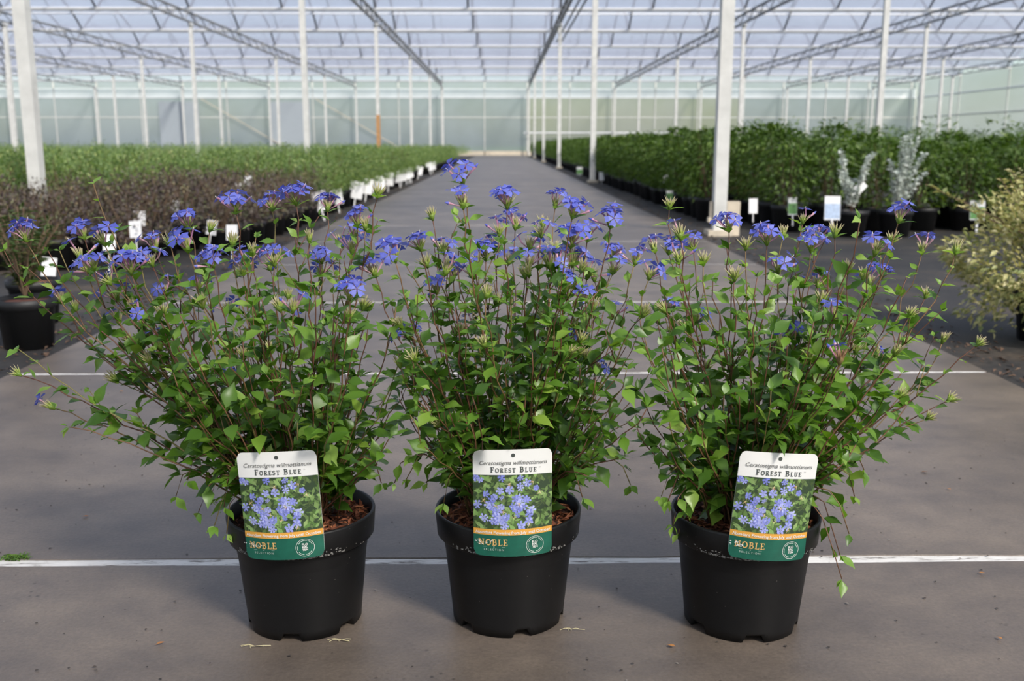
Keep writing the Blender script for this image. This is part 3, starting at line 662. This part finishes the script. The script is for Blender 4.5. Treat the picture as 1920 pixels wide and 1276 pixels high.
def build_plant(key, seed):
    P = PLANTS[key]; r = random.Random(seed)
    g0 = ground(P['px'], P['py']); base = Vector((g0.x * (g0.y + RB) / g0.y, g0.y + RB, .0008))
    root = link('flowering_shrub', None, None, base); tag(root, P['lab'], 'shrub', 'blue flowering shrubs on the path')
    link('pot', pot_mesh(seed, -1.57 + {'left': -.06, 'mid': .22, 'right': .0}[key]), root)
    sm = MB(); n = 32; sm.add([(0, 0, .172)] + [(.1125 * math.cos(2 * math.pi * k / n), .1125 * math.sin(2 * math.pi * k / n), .168) for k in range(n)], [(0, 1 + k, 1 + (k + 1) % n) for k in range(n)])
    link('soil', sm.mesh('soil', 'soil'), root)
    v, f = mulch_mesh(seed); stuff(link('bark_mulch', mesh_np('bark_mulch', v, f, ['bark']), root))
    # dusty scuffs under the rim
    sc = MB(); rr = random.Random(seed)
    for k in range(220):
        a = -1.57 + rr.gauss(0, .42); z = .1495 + abs(rr.gauss(0, .0032)); w = rr.uniform(.0005, .0022); h = rr.uniform(.0006, .0022); R = .1186 + (z - .149) * .08
        sc.add([((R) * math.cos(a + s * w / R), R * math.sin(a + s * w / R), z + q * h) for s, q in ((-1, 0), (1, -.2), (.7, 1), (-.8, .8))], [(0, 1, 2, 3)])
    stuff(link('rim_dust', sc.mesh('rim_dust', 'rim_scuff'), root))
    targets = [(x, y, k) for x, y, k in TIPS[key]]
    for i in range(88):
        y = r.uniform(540, 905) if i % 3 else r.uniform(690, 930); w = np.interp(y, [480, 560, 650, 780, 880, 940], [200, 225, 255, 245, 175, 120])
        targets.append((P['cx'] + r.uniform(-1, 1) * w, y, 'n'))
    targets += [(x, y, 'o') for x, y in OVER[key]]
    leaves = []; shoots = []; q_ = [(x, y, k, None) for x, y, k in targets]
    while q_ or shoots:
        if not q_: q_ = shoots; shoots = None
        x, y, kind, given = q_.pop(0)
        if shoots is None: shoots = []
        fx = max(-1, min(1, (x - P['cx']) / 400)); dz = r.uniform(-1, 1) * .19 * math.sqrt(max(.12, 1 - fx * fx))
        if kind == 'n': dz = r.uniform(-1, 1) * .20 if y < 800 else r.uniform(-.19, .14)
        if kind == 'o': dz = r.uniform(-.10, -.02)
        tip = given[1] if given else at_depth(x, y, base.y + dz) - base
        if kind == 'n' and not given and abs(tip.x - CARD[key]) < .10 and tip.z < .36 and tip.y < -.05: tip.y = r.uniform(-.05, .08)
        if tip.z < .15 and math.hypot(tip.x, tip.y) < .15: tip.y -= .06
        a = r.uniform(0, 6.28); b0 = Vector((math.cos(a) * r.uniform(0, .045), math.sin(a) * r.uniform(0, .045), .166))
        b0.x += max(-.04, min(.04, tip.x * .15)); L = (tip - b0).length; lat = Vector((tip.x - b0.x, tip.y - b0.y, 0)); el = max(0, tip.z - b0.z) / max(L, .01)
        c1 = b0 + lat * (.30 if el > .7 else .42) + Vector((0, 0, (.38 * L if el > .6 else .16 * L + .03)))
        c2 = tip - (lat * (.16 if el > .7 else .34) + Vector((0, 0, L * (.30 if el > .6 else .10 * (1 if tip.z > .3 else -.4)))))
        if kind == 'o':
            b0 = Vector((max(-.06, min(.06, tip.x * .5)), max(-.04, min(.04, tip.y * .3)), .168)); lat = Vector((tip.x - b0.x, tip.y - b0.y, 0)); L = (tip - b0).length + .06
            c1 = b0 + lat * .25 + Vector((0, 0, .11)); c2 = tip - lat * .2 + Vector((0, 0, .09))
        if given: b0 = given[0]; L = (tip - b0).length; c1 = b0.lerp(tip, .3) + Vector((0, 0, -.004)); c2 = b0.lerp(tip, .7) + Vector((0, 0, .003))
        cv = (b0, c1, c2, tip); nn = max(2 if given else 5, int(L / (.022 if given else .030))); pts = []
        for q in range(nn + 1):
            p = bez(cv, q / nn)
            if 0 < q < nn: p = p + Vector((r.uniform(-1, 1), r.uniform(-1, 1), r.uniform(-.5, .5))) * (.0015 if given else .0042)
            pts.append(p)
        sb = MB(); r0 = .0009 if given else (.0017 if kind not in 'no' else .0012)
        sb.tube(pts, [r0 + ((.0007 if given else .00085) - r0) * q / nn for q in range(nn + 1)], 5); link('stem', sb.mesh('stem', 'stem', True), root)
        if kind in 'Ffsb' and not given and L > .25:
            for k in range(r.randint(2, 4)):
                iq = int(nn * r.uniform(.45, .88)); ax = (pts[iq + 1] - pts[iq]).normalized(); a = r.uniform(0, 6.28); ln = r.uniform(.035, .085)
                dd = (ax + Vector((math.cos(a), math.sin(a), .1)) * r.uniform(.35, .7)).normalized(); shoots.append((0, 0, ('f' if pts[iq].z > .48 and r.random() < .3 else r.choice('lllb')), (pts[iq], pts[iq] + dd * ln)))
        ph = r.uniform(0, 6.28)
        for q in range(1, nn + 1):
            t = q / nn
            if t < .18 and r.random() < .6 and not given: continue
            if q == nn and kind not in 'nlo': continue
            ax = (pts[q] - pts[q - 1]).normalized(); ph += 2.4 + r.uniform(-.5, .5)
            side = Vector((math.cos(ph), math.sin(ph), 0)); side = (side - ax * side.dot(ax)).normalized()
            big = .62 if given else (1 - .38 * max(0, (t - .55) / .45) if kind not in 'no' else 1 - .25 * t)
            nl = 1 if r.random() < .42 else (2 if r.random() < .75 else 3)
            if q == nn: nl = 3
            for k in range(nl):
                s2 = side if k == 0 else Matrix.Rotation(r.uniform(-1.2, 1.2) + (math.pi if k == 2 else 0), 3, ax) @ side
                d = (s2 * r.uniform(.75, 1.1) + ax * (r.uniform(.25, .9) if k == 0 else r.uniform(.7, 1.6)) + Vector((0, 0, r.uniform(-.35, .15)))).normalized()
                ln = (r.uniform(.034, .054) if k == 0 else r.uniform(.020, .036)) * big
                if t > .85 and kind != 'n': ln *= .8
                nrm = (Vector((0, -.25, 1)) + Vector((r.gauss(0, .35), r.gauss(0, .35), r.gauss(0, .2)))).normalized()
                young = (t > .86 and kind != 'n' and r.random() < .7) or (k and r.random() < .18) or r.random() < .03
                M = Matrix.Translation(pts[q]) @ frame(d, nrm).to_4x4() @ Matrix.Diagonal((ln, ln, ln, 1))
                end = pts[q] + d * ln
                if kind != 'o' and end.z < .20 and .095 < math.hypot(end.x, end.y) < RT_ + .004 or (end.z < .15 and math.hypot(end.x, end.y) < .11): continue
                if any(e.y < -.075 and abs(e.x - CARD[key] + (e.z - .15) * CTILT[key]) < .072 and e.z < .318 for e in (pts[q], end)) and end.z > .13 and r.random() < .985: continue
                leaves.append((pts[q].y - ln * 2.5 + (.06 if pts[q].z < .2 else 0), M, young, r.randrange(8)))
        if kind in 'Ffsbd':
            ax = (pts[-1] - pts[-2]).normalized(); ax = (ax + Vector((r.gauss(0, .12), r.gauss(0, .12), .35))).normalized()
            R = ax.to_track_quat('Z', 'Y').to_matrix().to_4x4(); s = r.uniform(.95, 1.2)
            hd = link('flower_head', r.choice(HDd if kind == 'd' else HD), root, mat=Matrix.Translation(pts[-1]) @ R @ Matrix.Diagonal((s, s, s, 1)))
            nf = {'F': r.randint(5, 7), 'f': r.randint(2, 3), 's': 1, 'b': 0, 'd': 1}[kind]
            sp0 = r.uniform(0, 6.28)
            for k in range(nf):
                a = sp0 + k * 2.4; th = r.uniform(.15, .95) if nf > 1 else r.uniform(0, .5)
                d = Vector((math.sin(th) * math.cos(a), math.sin(th) * math.sin(a), math.cos(th)))
                fs = r.uniform(.84, 1.06)
                link('floret', r.choice(FL), hd, mat=Matrix.Translation(d * .005) @ d.to_track_quat('Z', 'Y').to_matrix().to_4x4() @ Matrix.Rotation(r.uniform(0, 6), 4, 'Z') @ Matrix.Diagonal((fs, fs, fs, 1)))
            for k in range(r.randint(0, 2) if nf else 0):
                a = r.uniform(0, 6.28); th = r.uniform(.6, 1.2); d = Vector((math.sin(th) * math.cos(a), math.sin(th) * math.sin(a), math.cos(th)))
                link('closed_floret', bud_fl, hd, mat=Matrix.Translation(d * .005) @ d.to_track_quat('Z', 'Y').to_matrix().to_4x4())
            for k in range(r.randint(2, 3)):
                a = r.uniform(0, 6.28); d = (Vector((math.cos(a), math.sin(a), .5))).normalized(); ln = r.uniform(.016, .028)
                leaves.append((-1 if r.random() < .3 else .2, Matrix.Translation(pts[-1] - ax * .004) @ frame(d, Vector((0, 0, 1))).to_4x4() @ Matrix.Diagonal((ln, ln, ln, 1)), r.random() < .6, r.randrange(8)))
    leaves.sort(key=lambda l: l[0])
    for _, M, yg, i in leaves[:298]: link('leaf', LVm['young_leaf' if yg else 'leaf'][i], root, mat=M)
    for mt in ('leaf', 'young_leaf'):
        m_ = MB()
        for _, M, yg, i in leaves[298:]:
            if yg == (mt == 'young_leaf'): m_.add([M @ Vector(v) for v in LV[i].v], LV[i].f)
        stuff(link('inner_leaves' if mt == 'leaf' else 'inner_young_leaves', m_.mesh('inner_leaves', mt, True), root))
    print(key, 'base', tuple(round(c, 3) for c in base), 'leaves', len(leaves))
    return base
BASES = {k: build_plant(k, 31 + i * 17) for i, k in enumerate(PLANTS)}

# ------------------------------------------------------------------ printed labels on the three pots
CW, CH = .122, .170
def arc(cx, cy, rx, ry, a0, a1, n=10): return [(cx + rx * math.cos(math.radians(a0 + (a1 - a0) * i / n)), cy + ry * math.sin(math.radians(a0 + (a1 - a0) * i / n))) for i in range(n + 1)]
def sf(x0, x1, y): return ('r', x0, x1, y - .05, y + .05)
V = lambda x: ('r', x - .085, x + .085, 0, 1)
GL = {  # slab-serif capitals: rectangles and stroked curves, unit height
 'F': (.66, [V(.18), sf(.0, .38, .05), ('r', 0, .64, .9, 1), ('r', .56, .64, .72, .95), ('r', .18, .48, .45, .56), ('r', .42, .49, .38, .63)]),
 'E': (.68, [V(.18), ('r', 0, .64, 0, .1), ('r', 0, .62, .9, 1), ('r', .55, .62, .74, .95), ('r', .57, .65, .05, .27), ('r', .18, .46, .45, .55), ('r', .41, .48, .38, .62)]),
 'L': (.66, [V(.18), ('r', 0, .64, 0, .1), ('r', .56, .64, .05, .3), sf(0, .38, .95)]),
 'T': (.72, [V(.35), ('r', .0, .70, .9, 1), ('r', 0, .08, .7, .95), ('r', .62, .70, .7, .95), sf(.16, .54, .05)]),
 'O': (.86, [('s', .16, arc(.41, .5, .33, .44, 0, 360, 24))]),
 'S': (.66, [('s', .15, arc(.31, .73, .22, .20, 35, 270, 12) + arc(.31, .28, .24, .22, 90, -145, 12)), ('r', .48, .56, .70, .98), ('r', .04, .12, .02, .3)]),
 'R': (.80, [V(.18), sf(0, .38, .05), ('r', 0, .4, .9, 1), ('s', .13, [(.2, .94)] + arc(.38, .72, .2, .22, 90, -90, 10) + [(.2, .5)]), ('s', .16, [(.36, .5), (.62, .05)]), sf(.52, .80, .05)]),
 'B': (.76, [V(.18), ('r', 0, .4, .9, 1), ('r', 0, .4, 0, .1), ('s', .13, [(.2, .94)] + arc(.37, .74, .19, .20, 90, -90, 10) + [(.2, .54)]), ('s', .14, [(.2, .53)] + arc(.40, .295, .22, .235, 90, -90, 10) + [(.2, .06)])]),
 'U': (.82, [('s', .16, [(.18, .98), (.18, .36)] + arc(.40, .34, .22, .28, 180, 360, 12) + [(.62, .98)]), sf(0, .36, .95), sf(.46, .80, .95)]),
 'N': (.92, [('r', .12, .24, 0, 1), ('r', .66, .76, 0, 1), ('s', .18, [(.16, .95), (.70, .06)]), sf(0, .34, .05), sf(.54, .88, .95), sf(0, .22, .95)]),
 ' ': (.45, []),
}
def stroke2d(pts, w):
    out = []; n = len(pts); q = []
    for i, p in enumerate(pts):
        a = pts[max(i - 1, 0)]; b = pts[min(i + 1, n - 1)]; dx, dy = b[0] - a[0], b[1] - a[1]; l = math.hypot(dx, dy) or 1
        q.append(((p[0] - dy / l * w / 2, p[1] + dx / l * w / 2), (p[0] + dy / l * w / 2, p[1] - dx / l * w / 2)))
    return [(q[i][0], q[i][1], q[i + 1][1], q[i + 1][0]) for i in range(n - 1)]
def serif_text(runs, x0, y0, gap=.12):
    """runs: (string, height, vertical shift) drawn left to right; returns quads and end x"""
    quads = []; x = x0
    for s_, h in runs:
        for ch in s_:
            w, prims = GL[ch]
            for p in prims:
                if p[0] == 'r': qs = [((p[1], p[3]), (p[2], p[3]), (p[2], p[4]), (p[1], p[4]))]
                else: qs = stroke2d(p[2], p[1])
                quads += [[(x + a * h, y0 + b_ * h) for a, b_ in q] for q in qs]
            x += (w + gap) * h
    return quads, x
def font_mesh(s_, size, shear=0, off=0.0, space=1.0):
    cu = bpy.data.curves.new('txt', 'FONT'); cu.body = s_; cu.size = size; cu.shear = shear; cu.offset = off; cu.space_character = space; cu.resolution_u = 3; cu.align_x = 'CENTER'
    o = bpy.data.objects.new('txt', cu); C.objects.link(o); dg = bpy.context.evaluated_depsgraph_get(); me = bpy.data.meshes.new_from_object(o.evaluated_get(dg))
    vs = [(v.co.x, v.co.y) for v in me.vertices]; fs = [tuple(p.vertices) for p in me.polygons]
    bpy.data.objects.remove(o); bpy.data.curves.remove(cu); bpy.data.meshes.remove(me); return vs, fs
def fit(vf, width, cx, y):
    vs, fs = vf; x0 = min(v[0] for v in vs); x1 = max(v[0] for v in vs); k = width / (x1 - x0)
    return [((v[0] - (x0 + x1) / 2) * k + cx, v[1] * k + y) for v in vs], fs
TXT = {}
def build_label(key, tilt, label, dx, lean):
    base = BASES[key]; tl = math.radians(tilt)
    phi = math.asin(dx / .1245) * .85; org = Vector((base.x + .1245 * math.sin(phi), base.y - .1245 * math.cos(phi), .1535)); right = Vector((math.cos(tl), 0, math.sin(tl))); upv = Vector((-math.sin(tl), math.sin(lean), math.cos(tl) * math.cos(lean)))
    back = Vector((0, 1, 0)); YW = Matrix.Rotation(phi, 3, 'Z')
    def mp(x, y, off=0):
        k = 4.1 if y < .038 else 4.1 + (.9 - 4.1) * (y - .038) / (CH - .038)
        return YW @ (right * x + upv * y + back * (k * x * x - off))
    o = link('plant_label_card', None, None, org); tag(o, label, 'label', 'printed labels on the three shrubs')
    def flat(name, polys, mat, off, parent=o, cols=None, step=0):
        m_ = MB()
        for i, p in enumerate(polys): m_.add([mp(x, y, off + step * i) for x, y in p], [tuple(range(len(p)))], 0, cols[i] if cols else None)
        return link(name, m_.mesh(name, mat, False, bool(cols)), parent)
    def strip(x0, x1, y0f, y1f, n=40, m=1): return [[(x0 + (x1 - x0) * a / n, y0f + (y1f - y0f) * c / m) for a, c in ((i, j), (i + 1, j), (i + 1, j + 1), (i, j + 1))] for i in range(n) for j in range(m)]
    # card with rounded corners, as columns
    rc = .009; n = 40; m_ = MB(); NY = 24; ys = [q / NY for q in range(NY + 1)]; K = NY + 1
    for off in (0, -.0008):
        vs = []
        for i in range(n + 1):
            x = -CW / 2 + CW * i / n; e = max(0, rc - (CW / 2 - abs(x))); cut = rc - math.sqrt(max(0, rc * rc - e * e))
            for t in ys: vs.append(mp(x, cut + (CH - 2 * cut) * t, off))
        fs = [(K * i + j, K * i + K + j, K * i + K + 1 + j, K * i + 1 + j) for i in range(n) for j in range(NY)]
        m_.add(vs, fs if off == 0 else [f[::-1] for f in fs])
    N1 = (n + 1) * K
    for i in range(n): m_.f += [(K * i, N1 + K * i, N1 + K * i + K, K * i + K), (K * i + NY, K * i + K + NY, N1 + K * i + K + NY, N1 + K * i + NY)]; m_.m += [0, 0]
    card = link('card', m_.mesh('card', 'card_white'), o)
    # green foot of the card, with rounded lower corners
    polys = []; yt = .034
    for i in range(n):
        q = []
        for x, top in ((-CW / 2 + CW * i / n, 0), (-CW / 2 + CW * (i + 1) / n, 0), (-CW / 2 + CW * (i + 1) / n, 1), (-CW / 2 + CW * i / n, 1)):
            e = max(0, rc - (CW / 2 - abs(x))); cut = rc - math.sqrt(max(0, rc * rc - e * e)); q.append((x, yt if top else cut))
        polys.append(q)
    flat('green_foot', polys, 'print_green', .0003); flat('orange_band', strip(-CW / 2, CW / 2, yt, yt + .0095), 'print_orange', .0003)
    # the printed picture: leaves and star flowers
    y0, y1 = yt + .0095, CH - .0395; r = random.Random(5); polys = strip(-CW / 2, CW / 2, y0, y1, 40, 12); cols = [(.030, .055, .026)] * len(polys); pw, phh = CW, y1 - y0
    def clampq(q): return [(max(-CW / 2, min(CW / 2, x)), max(y0, min(y1, y))) for x, y in q]
    for i in range(420):
        cx, cy = r.uniform(-CW / 2, CW / 2), r.uniform(y0, y1); a = r.uniform(0, 6.28); l = r.uniform(.003, .008); w = l * r.uniform(.35, .6); c, s = math.cos(a), math.sin(a)
        q = [(cx + l * c, cy + l * s), (cx - w * s, cy + w * c), (cx - l * c, cy - l * s), (cx + w * s, cy - w * c)]
        k = r.random(); br = .15 + .6 * (i / 420) ** 1.7; col = tuple(v * br for v in ((.20 + .22 * k, .40 + .2 * k, .10 + .12 * k))); polys.append(clampq(q)); cols.append(col)
    FLW = [(180,570,1),(640,540,1),(620,780,1),(800,780,1.1),(1000,740,.9),(1150,680,1.1),(1000,600,.8),(1330,760,.8),(340,870,1),(450,1000,1.1),(520,960,1),(400,1080,1),(200,1090,1),(460,1130,1),(560,1180,1.2),(640,1120,1),(660,945,.5),(930,980,1.1),(1000,940,1),(1090,960,1),(1150,1010,.9),(870,1100,1),(950,1170,1.1),(1080,1130,1.1),(1220,1180,1.1),(1190,1240,1),(310,1313,1.1),(460,1403,1),(600,1323,1.2),(600,1413,1),(680,1383,1.1),(740,1313,1),(690,1483,1),(960,1273,.6),(1020,1483,1.1),(1190,1413,1.2),(540,1250,1),(1010,1060,1),(250,600,.8)]
    for fx, fy, sc_ in FLW:
        for rep in range(2):
            u = -CW / 2 + (fx - 110) / 1530 * CW + r.gauss(0, .0015); vv = y1 - (fy - 512) / 1041 * phh + r.gauss(0, .0015); a0 = r.uniform(0, 6.28); R = .0062 * sc_ * r.uniform(.85, 1.1)
            lt = r.random(); b_ = (.16 + .30 * lt, .19 + .30 * lt, .60 + .22 * lt)
            for k in range(5):
                a = a0 + k * 1.2566; c, s = math.cos(a), math.sin(a); q = [(u, vv), (u + R * .8 * c + R * .3 * s, vv + R * .8 * s - R * .3 * c), (u + R * c, vv + R * s), (u + R * .8 * c - R * .3 * s, vv + R * .8 * s + R * .3 * c)]
                dk = r.uniform(.75, 1.05); polys.append(clampq(q)); cols.append(tuple(v * dk for v in b_))
    for fx, fy, n_ in ((800, 690, 9), (540, 1100, 8), (1390, 860, 9), (1270, 650, 6), (1190, 1480, 9), (1010, 1070, 6), (300, 1000, 7), (690, 1215, 6), (870, 1330, 5)):
        for k in range(n_):
            u = -CW / 2 + (fx - 110) / 1530 * CW; vv = y1 - (fy - 512) / 1041 * phh; a = r.uniform(0, 6.28); l = r.uniform(.003, .008); c, s = math.cos(a), math.sin(a); w = .00045
            polys.append(clampq([(u - w * s, vv + w * c), (u + w * s, vv - w * c), (u + l * c, vv + l * s)])); cols.append(r.choice([(.62, .55, .22), (.55, .36, .2), (.7, .66, .45), (.35, .16, .12)]))
    flat('printed_picture', polys, 'print', .0003, cols=cols, step=4e-7)
    # lettering
    def text(name, vf, mat, off=.0011, parent=o, wob=None):
        m_ = MB(); m_.add([mp(x, y + (wob(x) if wob else 0), off) for x, y in vf[0]], vf[1]); link(name, m_.mesh(name, mat), parent)
    if not TXT:
        TXT['a'] = fit(font_mesh('Ceratostigma willmottianum', .01, .28), .1035, .0008, CH - .0232)
        TXT['b'] = fit(font_mesh('Abundant Flowering from July until October', .01, 0, .00012), .1165, 0, .0363)
        TXT['c'] = fit(font_mesh('SELECTION', .004, 0, 0, 1.5), .0305, -.0305, .0095)
        TXT['d'] = fit(font_mesh('TM', .003), .0030, .0415, CH - .0295)
        TXT['e'] = [fit(font_mesh(s_, .004, 0, .00008), .0085, .0335, y) for s_, y in (('FLO', .0205), ('RAL', .0164), ('TEN', .0123))]
    text('species_lettering', TXT['a'], 'ink_grey'); text('band_lettering', TXT['b'], 'print_white'); text('selection_lettering', TXT['c'], 'print_pale'); text('trademark_lettering', TXT['d'], 'ink_grey')
    for e in TXT['e']: text('emblem_lettering', e, 'print_white')
    q, xe = serif_text([('F', .0088), ('OREST', .0070), (' ', .0080), ('B', .0088), ('LUE', .0070)], 0, 0, .19); k = .0725 / xe
    flat('name_lettering', [[(x * k - .0345, y * k + CH - .0355) for x, y in p] for p in q], 'ink_dark', .0009)
    q, xe = serif_text([('NOBLE', .0088)], 0, 0, .12); k = .0455 / xe
    flat('brand_lettering', [[(x * k - .0535, y * k + .0175) for x, y in p] for p in q], 'print_gold', .0009)
    flat('brand_rule', [[(-.047, .0150), (-.013, .0150), (-.013, .0153), (-.047, .0153)], [(-.031, .0147), (-.0295, .0147), (-.0295, .0160), (-.031, .0160)]], 'print_pale', .0009)
    ring = stroke2d(arc(.0335, .0172, .0136, .0136, 0, 360, 40), .0005); flat('emblem_ring', ring, 'print_white', .0009)
    dashes = []
    for a0, a1 in ((20, 60), (70, 150), (165, 200), (215, 262), (275, 325)): dashes += stroke2d(arc(.0335, .0172, .0112, .0112, a0, a1, 8), .0009)
    flat('emblem_dashes', dashes, 'print_pale', .0009)
    rr = random.Random(tilt); wear = []
    for i in range(26):
        x = -.048 + rr.gauss(0, .006); y = .0222 + rr.gauss(0, .0022); s = rr.uniform(.0004, .0014); wear.append([(x - s, y), (x, y - s * .6), (x + s * 1.4, y), (x, y + s * .7)])
    flat('wear_marks', wear, 'print_white', .0012)
    flat('punched_hole', [[(x, y) for x, y in arc(.0005, CH - .0088, .0031, .0031, 0, 342, 18)]], 'ink_dark', .0005)
    return o
build_label('left', 2.6, 'printed plant label leaning left on the left shrub pot', -.005, .06)
build_label('mid', .3, 'printed plant label standing upright on the middle shrub pot', .009, .05)
build_label('right', -4.2, 'printed plant label leaning right on the right shrub pot', .010, .05)

# ------------------------------------------------------------------ small things lying on the slabs
def fallen(px, py, L, rot, mat, label, cat='leaf', name='fallen_leaf'):
    p = ground(px, py); o = link(name, LV[2].mesh(name, mat, True), None, (p.x, p.y, .004)); o.scale = (L, L, L * .6); o.rotation_euler = (.1, .1, rot); return tag(o, label, cat)
fallen(1268, 1216, .016, 1.0, 'dry', 'small orange dried leaf on the slab before the right pot')
fallen(310, 1206, .016, 2.2, 'dry', 'small brown dried leaf on the slab at lower left')
fallen(1880, 1202, .012, .4, 'dry', 'tiny red-brown leaf scrap at lower right'); fallen(1848, 1077, .014, 1.5, 'dry', 'pale brown leaf scrap just below the joint on the right')
fallen(232, 735, .018, 1.3, 'dry', 'pinkish leaf scrap on the slab behind the left shrub'); fallen(168, 970, .016, 1.6, 'dry', 'brown leaf scrap on the slab left of the left pot')
fallen(1784, 920, .012, .7, 'dry', 'orange leaf scrap on the slab right of the right shrub'); fallen(1740, 886, .02, 1.8, 'litter', 'dark twig-like scrap on the slab right of the right shrub')
p = ground(28, 1047); m_ = MB()
for i in range(70):
    a = random.uniform(0, 6.28); x = random.gauss(0, .014); y = random.gauss(0, .004); l = random.uniform(.008, .020)
    m_.tube([(x, y, 0), (x + math.cos(a) * l * .5, y + math.sin(a) * l * .4, l * .45), (x + math.cos(a) * l, y + math.sin(a) * l * .6, l * .35)], [.0012, .001, .0003], 3, cap=False)
tag(link('weed_tuft', m_.mesh('weed_tuft', 'leaf', True), None, (p.x, p.y, -.001)), 'small green weed growing in the white joint at the left', 'weed')
for px, py, lab in ((478, 1212, 'pale roots poking out under the left pot on its left'), (640, 1200, 'pale roots poking out under the left pot on its right'), (1072, 1180, 'thin brown roots beside the middle pot')):
    p = ground(px, py); m_ = MB()
    for i in range(6):
        a = random.uniform(2.5, 6.5); l = random.uniform(.008, .028); m_.tube([(0, 0, .0012), (math.cos(a) * l * .5, math.sin(a) * l * .3, .003), (math.cos(a + .5) * l, math.sin(a + .3) * l * .4, .0014)], .0005, 4)
    tag(link('root_strands', m_.mesh('root_strands', 'straw'), None, (p.x, p.y, .0)), lab, 'roots')
